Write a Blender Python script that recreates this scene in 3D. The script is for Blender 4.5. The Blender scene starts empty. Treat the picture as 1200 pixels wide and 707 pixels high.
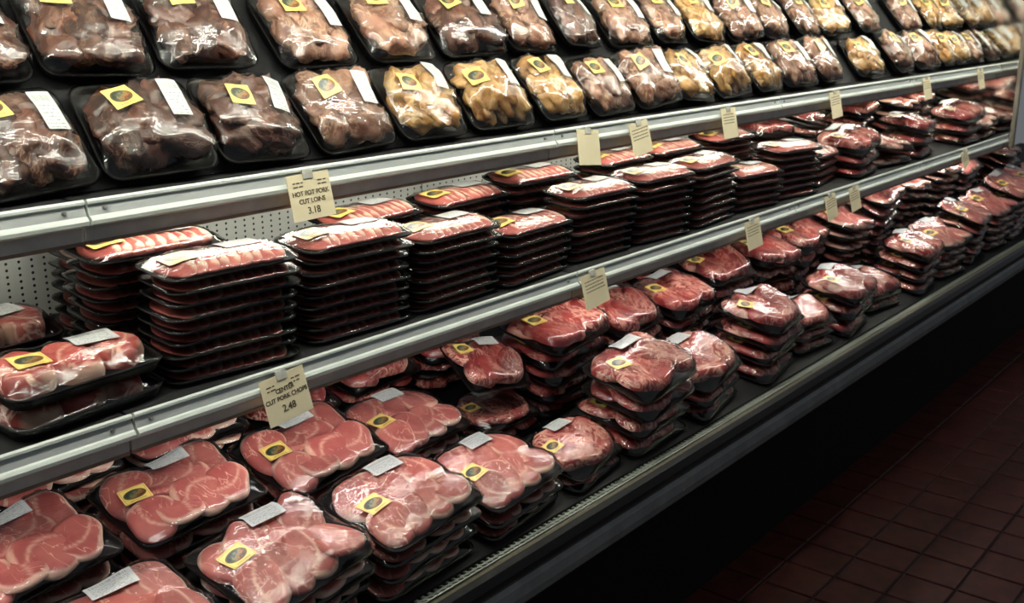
import bpy, math, random
import numpy as np
from mathutils import Matrix, Vector, Euler, noise as mnoise

S = bpy.context.scene
COL = S.collection
R = math.radians

# ------------------------------------------------------------------ camera
cam_d = bpy.data.cameras.new('camera')
cam = bpy.data.objects.new('camera', cam_d); COL.objects.link(cam)
cam_d.sensor_width = 36.0
cam_d.lens = 36.0 * 1270 / 1200
cam_d.clip_start = 0.02
cam.location = (0, 0, 1.65)
cam_d.dof.use_dof = True; cam_d.dof.focus_distance = 2.1; cam_d.dof.aperture_fstop = 8.0
YAW, PITCH = R(39.1), R(15.55)
fw = Vector((math.cos(YAW) * math.cos(PITCH), math.sin(YAW) * math.cos(PITCH), -math.sin(PITCH)))
cam.rotation_euler = fw.to_track_quat('-Z', 'Y').to_euler()
S.camera = cam

# ------------------------------------------------------------------ world, exposure
w = bpy.data.worlds.new('world'); S.world = w; w.use_nodes = True
w.node_tree.nodes['Background'].inputs[0].default_value = (0.9, 0.95, 1.0, 1)
w.node_tree.nodes['Background'].inputs[1].default_value = 0.15
S.view_settings.view_transform = 'Standard'
S.view_settings.look = 'None'
S.view_settings.exposure = 0.0
S.view_settings.gamma = 1.0
S.cycles.transparent_max_bounces = 24
S.cycles.max_bounces = 8
TUBE_W = 62.0          # emission of the canopy tubes
SHELF_W = 26.0         # emission of the tubes under the upper shelf
DECK_W = 40.0          # emission of the tubes under the middle shelf
CEIL_W = 3.6           # ceiling fixture over the aisle

# ------------------------------------------------------------------ material helpers
class NT:
    def __init__(self, name):
        self.m = bpy.data.materials.new(name); self.m.use_nodes = True
        self.t = self.m.node_tree; self.n = self.t.nodes; self.l = self.t.links
        self.b = self.n['Principled BSDF']; self.out = self.n['Material Output']
    def new(self, typ, **kw):
        nd = self.n.new(typ)
        for k, v in kw.items():
            if k.startswith('i_'):
                k = k[2:]
                nd.inputs[int(k) if k.isdigit() else k].default_value = v
            else: setattr(nd, k, v)
        return nd
    def link(self, a, b): self.l.new(a, b)
    def val(self, x, sock):
        if hasattr(x, 'links'): self.link(x, sock)
        else: sock.default_value = x
    def math(self, op, a, b=0.0, c=0.0):
        nd = self.new('ShaderNodeMath', operation=op)
        for i, v in enumerate((a, b, c)): self.val(v, nd.inputs[i])
        return nd.outputs[0]
    def mix(self, f, a, b, blend='MIX'):
        nd = self.new('ShaderNodeMix', data_type='RGBA', blend_type=blend)
        self.val(f, nd.inputs[0])
        for v, s in ((a, nd.inputs[6]), (b, nd.inputs[7])):
            if hasattr(v, 'links'): self.link(v, s)
            else: s.default_value = (*v, 1) if len(v) == 3 else v
        return nd.outputs[2]
    def step(self, x, lo, hi):
        nd = self.new('ShaderNodeMapRange', interpolation_type='SMOOTHSTEP')
        self.val(x, nd.inputs[0]); nd.inputs[1].default_value = lo; nd.inputs[2].default_value = hi
        return nd.outputs[0]
    def rnd(self): return self.new('ShaderNodeObjectInfo').outputs['Random']
    def noise(self, scale, detail=3, rough=.55, rand=True, stretch=None, dist=0.0):
        tc = self.new('ShaderNodeTexCoord').outputs['Object']
        if stretch:
            mp = self.new('ShaderNodeMapping'); mp.inputs['Scale'].default_value = stretch
            self.link(tc, mp.inputs[0]); tc = mp.outputs[0]
        nz = self.new('ShaderNodeTexNoise', noise_dimensions='4D')
        nz.inputs['Scale'].default_value = scale; nz.inputs['Detail'].default_value = detail
        nz.inputs['Roughness'].default_value = rough; nz.inputs['Distortion'].default_value = dist
        self.link(tc, nz.inputs['Vector'])
        if rand: self.link(self.math('MULTIPLY', self.rnd(), 37.0), nz.inputs['W'])
        return nz.outputs[0]
    def bump(self, h, strength=.3, dist=.002):
        b = self.new('ShaderNodeBump'); b.inputs['Strength'].default_value = strength
        b.inputs['Distance'].default_value = dist
        self.link(h, b.inputs['Height']); self.link(b.outputs[0], self.b.inputs['Normal'])

def plain(name, col, rough=.5, metal=0.0, spec=.5, grain=0.0, gscale=60, stretch=None, var=0.12):
    t = NT(name)
    nz = t.noise(gscale, 4, stretch=stretch)
    c2 = tuple(c * (1 - var * 2) for c in col)
    t.link(t.mix(t.step(nz, .3, .75), c2, col), t.b.inputs['Base Color'])
    t.b.inputs['Roughness'].default_value = rough; t.b.inputs['Metallic'].default_value = metal
    t.b.inputs['Specular IOR Level'].default_value = spec
    if grain: t.bump(nz, grain)
    return t.m

def meat(name, lean, lean2, fat, marb=0.0, mscale=30, dist=.6, rough=.42, bump=.35, hvar=.3, fatgain=1.0, bscale=55):
    t = NT(name)
    att = t.new('ShaderNodeAttribute', attribute_name='fat').outputs['Fac']
    big = t.noise(14, 3)
    base = t.mix(t.step(big, .35, .68), lean, lean2)
    if marb:
        mz = t.noise(mscale, 3, .6, stretch=(1, 2.2, 1), dist=dist)
        veins = t.math('SUBTRACT', 1.0, t.math('MULTIPLY', t.math('ABSOLUTE', t.math('SUBTRACT', mz, .5)), 1 / marb))
        veins = t.math('MULTIPLY', t.step(veins, .0, .9), t.step(t.noise(9, 2), .36, .62))
        fac = t.math('MAXIMUM', veins, t.math('MULTIPLY', att, fatgain))
    else:
        fac = t.math('MULTIPLY', att, fatgain)
    fz = t.noise(45, 2)
    fac = t.math('MULTIPLY', fac, t.math('ADD', .7, t.math('MULTIPLY', fz, .6)))
    fac = t.math('MINIMUM', fac, 1.0)
    c = t.mix(fac, base, fat)
    r = t.rnd()
    hs = t.new('ShaderNodeHueSaturation')
    t.link(c, hs.inputs['Color'])
    t.link(t.math('ADD', 1 - hvar / 2, t.math('MULTIPLY', r, hvar)), hs.inputs['Value'])
    t.link(hs.outputs[0], t.b.inputs['Base Color'])
    t.b.inputs['Roughness'].default_value = rough
    t.bump(t.noise(bscale, 4), bump, .003)
    return t.m

def film_material():
    t = NT('stretch_film')
    n = t.n; n.remove(t.b)
    tr = t.new('ShaderNodeBsdfTransparent'); tr.inputs[0].default_value = (.96, .97, .96, 1)
    gl = t.new('ShaderNodeBsdfGlossy'); gl.inputs['Roughness'].default_value = .035
    gl.inputs[0].default_value = (1, 1, 1, 1)
    fr = t.new('ShaderNodeFresnel'); fr.inputs['IOR'].default_value = 1.55
    nz = t.noise(26, 3, .6, stretch=(1, 1.6, 1), dist=1.2)
    bp = t.new('ShaderNodeBump'); bp.inputs['Strength'].default_value = .34; bp.inputs['Distance'].default_value = .006
    t.link(nz, bp.inputs['Height'])
    t.link(bp.outputs[0], gl.inputs['Normal']); t.link(bp.outputs[0], fr.inputs['Normal'])
    fac = t.math('MINIMUM', t.math('ADD', .01, t.math('MULTIPLY', fr.outputs[0], .85)), .8)
    mx = t.new('ShaderNodeMixShader')
    t.link(fac, mx.inputs[0]); t.link(tr.outputs[0], mx.inputs[1]); t.link(gl.outputs[0], mx.inputs[2])
    t.link(mx.outputs[0], t.out.inputs['Surface'])
    return t.m

def sticker_material():
    t = NT('yellow_sticker')
    uv = t.new('ShaderNodeUVMap').outputs[0]
    sp = t.new('ShaderNodeSeparateXYZ'); t.link(uv, sp.inputs[0])
    x = t.math('SUBTRACT', sp.outputs[0], .5); y = t.math('SUBTRACT', sp.outputs[1], .52)
    d = t.math('SQRT', t.math('ADD', t.math('POWER', t.math('MULTIPLY', x, 2.7), 2), t.math('POWER', t.math('MULTIPLY', y, 3.5), 2)))
    inside = t.math('SUBTRACT', 1.0, t.step(d, .90, .98))
    ring = t.math('SUBTRACT', 1.0, t.step(d, 1.06, 1.14))
    nz = t.new('ShaderNodeTexNoise', noise_dimensions='2D', i_Scale=7.0, i_Detail=3.0); t.link(uv, nz.inputs['Vector'])
    k = t.math('ADD', t.math('MULTIPLY', t.math('SUBTRACT', nz.outputs[0], .5), .9), t.math('SUBTRACT', x, t.math('MULTIPLY', y, 1.3)))
    rp = t.new('ShaderNodeValToRGB'); t.link(t.math('ADD', k, .5), rp.inputs[0])
    e = rp.color_ramp.elements
    e[0].position = .2; e[0].color = (.010, .022, .014, 1); e[1].position = .95; e[1].color = (.06, .022, .010, 1)
    for p, c in ((.42, (.06, .085, .06, 1)), (.54, (.20, .15, .06, 1)), (.66, (.25, .085, .015, 1)), (.8, (.12, .035, .010, 1))):
        q = e.new(p); q.color = c
    ax = t.math('ABSOLUTE', t.math('SUBTRACT', sp.outputs[0], .5)); ay = t.math('ABSOLUTE', t.math('SUBTRACT', sp.outputs[1], .5))
    mxy = t.math('MAXIMUM', ax, ay)
    line = t.math('MULTIPLY', t.step(mxy, .43, .435), t.math('SUBTRACT', 1.0, t.step(mxy, .45, .455)))
    # fine print under the picture
    wv = t.new('ShaderNodeTexNoise', noise_dimensions='2D', i_Scale=60.0); t.link(uv, wv.inputs['Vector'])
    band = t.math('MULTIPLY', t.step(sp.outputs[1], .09, .10), t.math('SUBTRACT', 1.0, t.step(sp.outputs[1], .15, .16)))
    prt = t.math('MULTIPLY', t.math('MULTIPLY', band, t.step(wv.outputs[0], .48, .52)), t.math('SUBTRACT', 1.0, t.step(ax, .28, .29)))
    c = t.mix(ring, (.80, .60, .17), (.10, .06, .012))
    c = t.mix(inside, c, rp.outputs[0])
    c = t.mix(t.math('MULTIPLY', line, .55), c, (.12, .07, .02))
    c = t.mix(prt, c, (.12, .07, .02))
    t.link(c, t.b.inputs['Base Color']); t.b.inputs['Roughness'].default_value = .35
    return t.m

def label_material():
    t = NT('white_scale_label')
    uv = t.new('ShaderNodeUVMap').outputs[0]
    sp = t.new('ShaderNodeSeparateXYZ'); t.link(uv, sp.inputs[0])
    u, v = sp.outputs[0], sp.outputs[1]
    rows = t.math('FRACT', t.math('MULTIPLY', v, 11.0))
    rowm = t.math('MULTIPLY', t.step(rows, .28, .34), t.math('SUBTRACT', 1.0, t.step(rows, .74, .80)))
    nz = t.new('ShaderNodeTexNoise', noise_dimensions='2D', i_Scale=34.0, i_Detail=1.0)
    mp = t.new('ShaderNodeMapping'); mp.inputs['Scale'].default_value = (1, .33, 1); t.link(uv, mp.inputs[0]); t.link(mp.outputs[0], nz.inputs['Vector'])
    text = t.math('MULTIPLY', rowm, t.step(nz.outputs[0], .47, .53))
    margin = t.math('MULTIPLY', t.step(u, .08, .09), t.math('SUBTRACT', 1.0, t.step(u, .90, .91)))
    text = t.math('MULTIPLY', t.math('MULTIPLY', text, margin), t.math('SUBTRACT', 1.0, t.step(v, .62, .63)))
    bn = t.new('ShaderNodeTexNoise', noise_dimensions='1D', i_Scale=40.0, i_Detail=2.0); t.link(u, bn.inputs['W'])
    bar = t.math('MULTIPLY', t.math('MULTIPLY', t.step(bn.outputs[0], .49, .51), margin),
                 t.math('MULTIPLY', t.step(v, .70, .71), t.math('SUBTRACT', 1.0, t.step(v, .90, .91))))
    ink = t.math('MAXIMUM', text, bar)
    t.link(t.mix(t.math('MULTIPLY', ink, .62), (.54, .56, .55), (.06, .08, .09)), t.b.inputs['Base Color'])
    t.b.inputs['Roughness'].default_value = .4
    return t.m

def emit(name, col, s):
    t = NT(name)
    t.b.inputs['Base Color'].default_value = (.8, .8, .8, 1)
    t.b.inputs['Emission Color'].default_value = (*col, 1); t.b.inputs['Emission Strength'].default_value = s
    return t.m

def peg_material():
    t = NT('perforated_enamel')
    tc = t.new('ShaderNodeTexCoord').outputs['Object']
    sp = t.new('ShaderNodeSeparateXYZ'); t.link(tc, sp.inputs[0])
    fx = t.math('SUBTRACT', t.math('FRACT', t.math('MULTIPLY', sp.outputs[0], 1 / .0254)), .5)
    fz = t.math('SUBTRACT', t.math('FRACT', t.math('MULTIPLY', sp.outputs[2], 1 / .0130)), .5)
    d = t.math('SQRT', t.math('ADD', t.math('POWER', t.math('MULTIPLY', fx, .0254), 2), t.math('POWER', t.math('MULTIPLY', fz, .0130), 2)))
    hole = t.math('SUBTRACT', 1.0, t.step(d, .0026, .0032))
    t.link(t.mix(hole, (.62, .64, .60), (.02, .02, .02)), t.b.inputs['Base Color'])
    t.b.inputs['Roughness'].default_value = .4
    return t.m

M = {}
M['foam'] = plain('black_foam', (.008, .0075, .008), .5, spec=.3, grain=.25, gscale=400)
M['film'] = film_material()
M['sticker'] = sticker_material()
M['label'] = label_material()
M['chop'] = meat('pork_chop_meat', (.40, .098, .092), (.54, .175, .152), (.80, .53, .42), marb=.012, mscale=9, hvar=.35, bump=.3)
M['loin'] = meat('sliced_loin_meat', (.40, .085, .078), (.54, .165, .135), (.84, .64, .52), hvar=.3)
M['steak'] = meat('marbled_steak_meat', (.22, .014, .018), (.38, .050, .046), (.74, .42, .33), marb=.08, mscale=26, hvar=.45, bump=.5)
M['thick'] = meat('thick_pork_meat', (.34, .05, .05), (.52, .13, .11), (.80, .55, .42), marb=.05, mscale=12, hvar=.3)
M['smoked_dark'] = meat('smoked_dark_meat', (.030, .009, .005), (.12, .040, .024), (.24, .12, .07), marb=.03, mscale=22, dist=.2, hvar=.6, bump=.8, rough=.35)
M['smoked_pink'] = meat('smoked_pink_meat', (.15, .050, .028), (.40, .20, .13), (.55, .36, .24), marb=.05, mscale=22, dist=.2, hvar=.5, bump=.8, rough=.35)
M['smoked_gold'] = meat('smoked_golden_meat', (.26, .10, .022), (.58, .32, .10), (.72, .52, .26), marb=.07, mscale=12, hvar=.4, bump=.7, rough=.35)
M['rail'] = plain('rail_enamel', (.66, .72, .67), .30, spec=.6, var=.05, gscale=25, stretch=(.2, 1, 1))
M['railslot'] = plain('rail_insert_grey', (.42, .45, .44), .4, var=.08, gscale=25, stretch=(.2, 1, 1))
M['bolt'] = plain('bolt_steel', (.42, .42, .40), .3, metal=.8)
M['nose'] = plain('shelf_steel', (.64, .65, .61), .45, spec=.4, var=.1, gscale=20)
M['rust'] = plain('shelf_edge_tan', (.36, .25, .18), .5, var=.2, gscale=30)
M['pan'] = plain('shelf_pan_dark', (.014, .014, .015), .6, spec=.25, var=.15, gscale=15)
M['peg'] = peg_material()
M['grille'] = plain('grille_steel', (.34, .37, .32), .35, metal=0, var=.1)
M['bumper'] = plain('black_bumper', (.012, .012, .013), .34, spec=.5, var=.15)
M['stripe'] = plain('grey_bumper_strip', (.24, .25, .25), .45, var=.15, gscale=18)
M['edge'] = plain('worn_metal_edge', (.30, .27, .18), .35, metal=.5)
M['kick'] = plain('kick_panel_black', (.008, .008, .009), .7, spec=.15, var=.2)
M['tile'] = plain('quarry_tile', (.080, .017, .012), .5, spec=.2, var=.22, gscale=18, grain=.15)
M['grout'] = plain('dark_grout', (.016, .010, .009), .8)
M['tag'] = plain('cream_card', (.88, .78, .52), .55, var=.04, gscale=12)
M['ink'] = plain('card_ink', (.10, .075, .035), .7)
M['clip'] = plain('tag_clip_clear', (.62, .62, .54), .25)
M['panel'] = plain('end_panel_enamel', (.21, .19, .15), .4, var=.12, gscale=8)
M['mirror'] = plain('polished_steel_liner', (.70, .70, .66), .07, metal=1.0, var=.02)
M['housing'] = plain('lamp_housing_white', (.75, .76, .74), .5, var=.04)
M['tube'] = emit('tube_glow', (1.0, .98, .86), TUBE_W)
M['tube_shelf'] = emit('shelf_tube_glow', (1.0, .97, .84), SHELF_W)
M['tube_deck'] = emit('deck_tube_glow', (1.0, .97, .92), DECK_W)
M['ceil'] = emit('ceiling_diffuser_glow', (1.0, .93, .85), CEIL_W)

# ------------------------------------------------------------------ mesh helpers
def mk(name, v, f, mats, smooth=True, uv=None, att=None, fm=None):
    me = bpy.data.meshes.new(name)
    me.from_pydata([tuple(map(float, p)) for p in v], [], [tuple(map(int, q)) for q in f])
    for m in (mats if isinstance(mats, (list, tuple)) else [mats]): me.materials.append(m)
    if smooth: me.polygons.foreach_set('use_smooth', [True] * len(me.polygons))
    if fm is not None: me.polygons.foreach_set('material_index', fm)
    if uv is not None:
        l = me.uv_layers.new(name='UVMap')
        vi = np.empty(len(me.loops), dtype=np.int32); me.loops.foreach_get('vertex_index', vi)
        l.data.foreach_set('uv', np.asarray(uv, dtype=np.float32)[vi].ravel())
    if att is not None:
        a = me.attributes.new('fat', 'FLOAT', 'POINT'); a.data.foreach_set('value', np.asarray(att, dtype=np.float32))
    me.update()
    return me

def obj(name, me, parent=None, mat=None):
    o = bpy.data.objects.new(name, me); COL.objects.link(o)
    if parent: o.parent = parent
    if mat is not None: o.matrix_parent_inverse = mat
    return o

def thing(name, label, cat, loc=(0, 0, 0), group=None):
    o = bpy.data.objects.new(name, None); COL.objects.link(o)
    o.empty_display_size = .05; o.location = loc
    o['label'] = label; o['category'] = cat
    if group: o['group'] = group
    return o

class MB:
    """collects boxes, extrusions and tubes into one mesh"""
    def __init__(s): s.v = []; s.f = []; s.m = []
    def add(s, v, f, m=0):
        o = len(s.v); s.v += [tuple(p) for p in v]; s.f += [tuple(i + o for i in q) for q in f]; s.m += [m] * len(f)
    def box(s, x0, x1, y0, y1, z0, z1, m=0):
        s.add([(x0, y0, z0), (x1, y0, z0), (x1, y1, z0), (x0, y1, z0), (x0, y0, z1), (x1, y0, z1), (x1, y1, z1), (x0, y1, z1)],
              [(0, 3, 2, 1), (4, 5, 6, 7), (0, 1, 5, 4), (1, 2, 6, 5), (2, 3, 7, 6), (3, 0, 4, 7)], m)
    def prof(s, pts, x0, x1, mi=None, closed=True):
        """extrude a (y,z) profile along x"""
        n = len(pts); o = len(s.v)
        for x in (x0, x1): s.v += [(x, p[0], p[1]) for p in pts]
        for i in range(n if closed else n - 1):
            j = (i + 1) % n
            s.f.append((o + i, o + n + i, o + n + j, o + j)); s.m.append(mi[i] if mi else 0)
        if closed:
            s.f.append(tuple(o + i for i in range(n))); s.m.append(0)
            s.f.append(tuple(o + n + i for i in reversed(range(n)))); s.m.append(0)
    def cyl(s, p, axis, r, h, n=12, m=0):
        a = Vector(axis).normalized(); q = a.to_track_quat('Z', 'Y').to_matrix(); p = Vector(p)
        o = len(s.v)
        for k in (0, h):
            for i in range(n):
                t = 2 * math.pi * i / n
                s.v.append(tuple(p + q @ Vector((r * math.cos(t), r * math.sin(t), k))))
        for i in range(n):
            j = (i + 1) % n; s.f.append((o + i, o + j, o + n + j, o + n + i)); s.m.append(m)
        s.f.append(tuple(o + i for i in reversed(range(n)))); s.m.append(m)
        s.f.append(tuple(o + n + i for i in range(n))); s.m.append(m)
    def build(s, name, mats, parent=None, smooth=False):
        return obj(name, mk(name, s.v, s.f, mats, smooth, fm=s.m), parent)

def struct(o): o['kind'] = 'structure'; return o

# ------------------------------------------------------------------ floor
b = MB(); b.box(-3, 14, -3.5, 3.5, -.06, -.006)
floor = struct(b.build('floor', M['grout']))
TS = .1524
tv = MB(); g = .0035; h = TS / 2 - g; hb = h - .003
tv.add([(-h, -h, -.006), (h, -h, -.006), (h, h, -.006), (-h, h, -.006), (-h, -h, -.002), (h, -h, -.002), (h, h, -.002), (-h, h, -.002),
        (-hb, -hb, 0), (hb, -hb, 0), (hb, hb, 0), (-hb, hb, 0)],
       [(0, 1, 5, 4), (1, 2, 6, 5), (2, 3, 7, 6), (3, 0, 4, 7), (4, 5, 9, 8), (5, 6, 10, 9), (6, 7, 11, 10), (7, 4, 8, 11), (8, 9, 10, 11)])
tile_me = mk('tile', tv.v, tv.f, M['tile'], False)
for i in range(30):
    for j in range(9):
        o = obj('tile', tile_me, floor)
        o.location = (1.163 + (i - .5 - 4) * TS + TS * 9 , .770 + (3.5 - j) * TS, -.001 * ((i * 7 + j * 3) % 3) * .3)
# tiles beyond the individually built ones: one joined field
fb = MB()
for i in range(-26, 70):
    for j in range(-22, 9):
        x = 1.163 + (i - .5) * TS; y = .770 + (3.5 - j + 0) * TS - 0
        x = 1.163 + (i - .5 - 4) * TS + TS * 9
        if 0 <= i < 30 and 0 <= j < 9: continue
        if y > 1.5 or y < -1.2 or x < -.6 or x > 9: continue
        fb.add([(x - h, y - h, 0), (x + h, y - h, 0), (x + h, y + h, 0), (x - h, y + h, 0)], [(0, 1, 2, 3)])
fo = fb.build('tile_field', M['tile'], floor); fo['kind'] = 'stuff'
fo.location.z = -.0005

# ------------------------------------------------------------------ the refrigerated case
X0, SEC = -.34, 1.22
XS = [X0 + SEC * i for i in range(6)]           # section joints, the last one is the end panel
XE = 8.2
case = thing('refrigerated_case', 'long open refrigerated meat case with black bumper and shelves of wrapped meat', 'display case', (2.7, 1.6, 0))
def cpart(mb, name, mats, smooth=False):
    o = mb.build(name, mats, case, smooth); o.matrix_parent_inverse = Matrix.Translation((-2.7, -1.6, 0)); return o
DECK0, DECKT = 1.385, .19                        # deck pan front edge and slope
def deck_z(y): return .50 + (y - DECK0) * DECKT
b = MB()
b.prof([(1.352, 0), (1.352, .43), (2.19, .43), (2.19, 0)], X0, XE); cpart(b, 'base', [M['kick']])
b = MB()
b.prof([(1.270, .415), (1.262, .425), (1.258, .445), (1.262, .468), (1.272, .476), (1.33, .476), (1.33, .40), (1.30, .40)], X0, XE)
o = cpart(b, 'bumper_strip', [M['stripe']]); o['label'] = 'grey bumper strip'
b = MB()
b.prof([(1.285, .480), (1.268, .486), (1.262, .505), (1.268, .525), (1.282, .533), (1.300, .530), (1.309, .518), (1.309, .45), (1.285, .45)], X0, XE)
cpart(b, 'front_lip', [M['bumper']], False)
b = MB(); b.prof([(1.2795, .5335), (1.284, .5365), (1.2885, .5355), (1.286, .531)], X0, XE); cpart(b, 'lip_trim', [M['edge']])
b = MB(); b.prof([(1.309, .5195), (1.3135, .5215), (1.318, .5165), (1.314, .507)], X0, XE); cpart(b, 'grille_trim', [M['grille']])
b = MB(); b.prof([(1.37, .43), (1.37, .496), (DECK0, .50), (2.16, deck_z(2.16)), (2.16, .43)], X0, XE); cpart(b, 'deck_pan', [M['pan']])
# perforated air grille, oval holes in three staggered rows
def grille(x0, x1, name):
    mb = MB(); nx = int(round((x1 - x0) / .0185)); dx = (x1 - x0) / nx
    ys = [(1.317, .510), (1.3365, .500), (1.356, .4915), (1.3755, .4885)]
    for r in range(3):
        (ya, za), (yb, zb) = ys[r], ys[r + 1]
        off = dx / 2 if r == 1 else 0
        for i in range(nx + (1 if off else 0)):
            xa = max(x0, x0 + i * dx - off); xb = min(x1, x0 + (i + 1) * dx - off)
            cx, cy, cz = (xa + xb) / 2, (ya + yb) / 2, (za + zb) / 2
            hw, hd = (xb - xa) * .36, .0066
            outer = [(xa, ya, za), (cx, ya, za), (xb, ya, za), (xb, cy, cz), (xb, yb, zb), (cx, yb, zb), (xa, yb, zb), (xa, cy, cz)]
            inner = []
            for k in range(8):
                t = math.pi * 1.25 + k * math.pi / 4
                py = cy + hd * math.sin(t); inner.append((cx + hw * math.cos(t), py, cz + (py - cy) * (zb - za) / (yb - ya)))
            low = [(p[0], p[1], p[2] - .004) for p in inner]
            mb.add(outer + inner + low, [(k, (k + 1) % 8, 8 + (k + 1) % 8, 8 + k) for k in range(8)] +
                   [(8 + k, 8 + (k + 1) % 8, 16 + (k + 1) % 8, 16 + k) for k in range(8)])
    return cpart(mb, name, [M['grille']])
for i in range(7):
    x0 = X0 + SEC * i; x1 = min(XE, x0 + SEC)
    grille(x0 + .002, x1 - .002, 'air_grille')
b = MB(); b.box(X0, XE, 1.31, 1.385, .44, .470); cpart(b, 'grille_well', [M['kick']])
for i in range(5):                               # perforated back panels
    b = MB(); b.box(XS[i] + .002, XS[i + 1] - .002, 2.02, 2.04, .985, 2.16); cpart(b, 'back_panel', [M['peg']])
    b = MB(); b.box(XS[i] + .002, XS[i + 1] - .002, 2.162, 2.18, .50, .983); cpart(b, 'lower_back_panel', [M['pan']])
b = MB(); b.box(XS[5] + .032, XE, 2.162, 2.18, .50, 2.16); cpart(b, 'back_panel', [M['pan']])
b = MB()
b.prof([(1.235, 1.72), (1.235, 2.24), (2.06, 2.24), (2.06, 2.16), (1.25, 2.16), (1.25, 1.735), (1.316, 1.735), (1.316, 1.72)], X0, XE)
o = cpart(b, 'canopy', [M['housing']])  # unseen; deep hood and inner lip shaped to keep tube light off the aisle
# end divider with a dark rounded window
xe = XS[5]
b = MB()
pr = [(1.500, .93), (1.488, .95), (1.488, 2.155), (2.018, 2.155), (2.018, .93)]
b.prof(pr, xe, xe + .03); cpart(b, 'end_panel', [M['panel']])
b = MB(); b.prof([(y + (.004 if y < 1.6 else -.004), z + (.004 if z < 1.2 else -.004)) for y, z in pr], xe - .0025, xe); o = cpart(b, 'panel_liner', [M['mirror']]); o['label'] = 'polished steel liner'
b = MB(); b.prof([(1.30, .535), (1.488, .95), (1.488, 2.155), (2.02, 2.155), (2.15, .60), (2.15, .50), (1.40, .49)], X0 - .03, X0); cpart(b, 'end_panel', [M['panel']])
b = MB(); b.box(xe - .001, xe + .032, 1.474, 1.488, .94, 2.155); cpart(b, 'panel_post', [M['panel']])

# ------------------------------------------------------------------ shelves (one per section and level)
def shelf_z(y): return 1.000 + (y - 1.50) * .087
ORD = ['first', 'second', 'third', 'fourth', 'fifth', 'sixth', 'seventh', 'eighth', 'ninth', 'tenth', 'eleventh', 'twelfth',
       'thirteenth', 'fourteenth', 'fifteenth', 'sixteenth', 'seventeenth', 'eighteenth', 'nineteenth', 'twentieth', 'twenty-first', 'twenty-second', 'twenty-third']
A50 = R(50)
def rail_profile(y, z):
    # bright upper lip, recessed grey channel, bright rounded lower lip (front faces -y)
    return ([(y + .004, z + .002), (y - .001, z + .004), (y - .004, z + .001), (y - .0045, z - .003), (y - .001, z - .0055), (y - .0035, z - .014),
             (y - .0060, z - .022), (y - .0095, z - .024), (y - .0130, z - .029), (y - .0125, z - .035), (y - .007, z - .039), (y + .004, z - .040)],
            [0, 0, 0, 0, 1, 1, 0, 0, 0, 0, 0, 0])
for lev in (0, 1):
    for i in range(5):
        x0, x1 = XS[i] + .0025, XS[i + 1] - (.0025 if i < 4 else .008)
        yf, zf = ((1.578, 1.345), (1.503, 1.006))[lev]
        sh = thing('display_shelf', '%s %s metal shelf section from the left, with white price rail' % (('upper', 'middle')[lev], ORD[i]), 'shelf',
                   ((x0 + x1) / 2, yf, zf), 'case shelves')
        inv = Matrix.Translation((-(x0 + x1) / 2, -yf, -zf))
        def sp(mb, name, mats, par=sh, smooth=False):
            o = mb.build(name, mats, par, smooth); o.matrix_parent_inverse = inv if par is sh else Matrix(); return o
        pr, mi = rail_profile(yf, zf)
        b = MB(); b.prof(pr, x0, x1, mi)
        rail = sp(b, 'price_rail', [M['rail'], M['railslot']])
        for k, xb in enumerate((x0 + .028, x1 - .036)):
            b = MB(); b.cyl((xb, yf - .001, zf - .0135), (0, -1, .25), .0042, .004, 10)
            b.cyl((xb, yf - .0045, zf - .0127), (0, -1, .25), .0028, .0025, 10)
            sp(b, 'bolt', [M['bolt']], rail)
        b = MB()
        b.prof([(yf + .012, zf - .040), (yf + .014, zf - .066), (yf + .030, zf - .070), (yf + .030, zf - .034)], x0, x1); sp(b, 'shelf_nose', [M['nose']])
        b = MB(); b.prof([(yf + .0125, zf - .0655), (yf + .0125, zf - .0715), (yf + .034, zf - .0735), (yf + .034, zf - .0690)], x0, x1); sp(b, 'nose_edge', [M['rust']])
        if lev == 1:
            b = MB(); b.prof([(yf + .004, shelf_z(yf + .004)), (2.018, shelf_z(2.018)), (2.018, shelf_z(2.018) - .035), (yf + .031, zf - .05), (yf + .031, zf - .03), (yf + .004, zf - .03)], x0, x1)
            sp(b, 'shelf_pan', [M['pan']])
        else:
            b = MB(); b.prof([(yf + .004, zf - .004), (2.018, zf + .004), (2.018, zf - .03), (yf + .031, zf - .04), (yf + .031, zf - .03), (yf + .004, zf - .03)], x0, x1)
            sp(b, 'shelf_pan', [M['pan']])
            # slanted rack that the upright packs lean on
            c, s_ = math.cos(A50), math.sin(A50)
            y1, z1 = yf + .085, zf + .000
            b = MB(); b.prof([(y1, z1), (y1 + .52 * c, z1 + .52 * s_), (y1 + .52 * c + .012, z1 + .52 * s_), (y1 + .014, z1)], x0, x1)
            sp(b, 'slanted_rack', [M['kick']])

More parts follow.
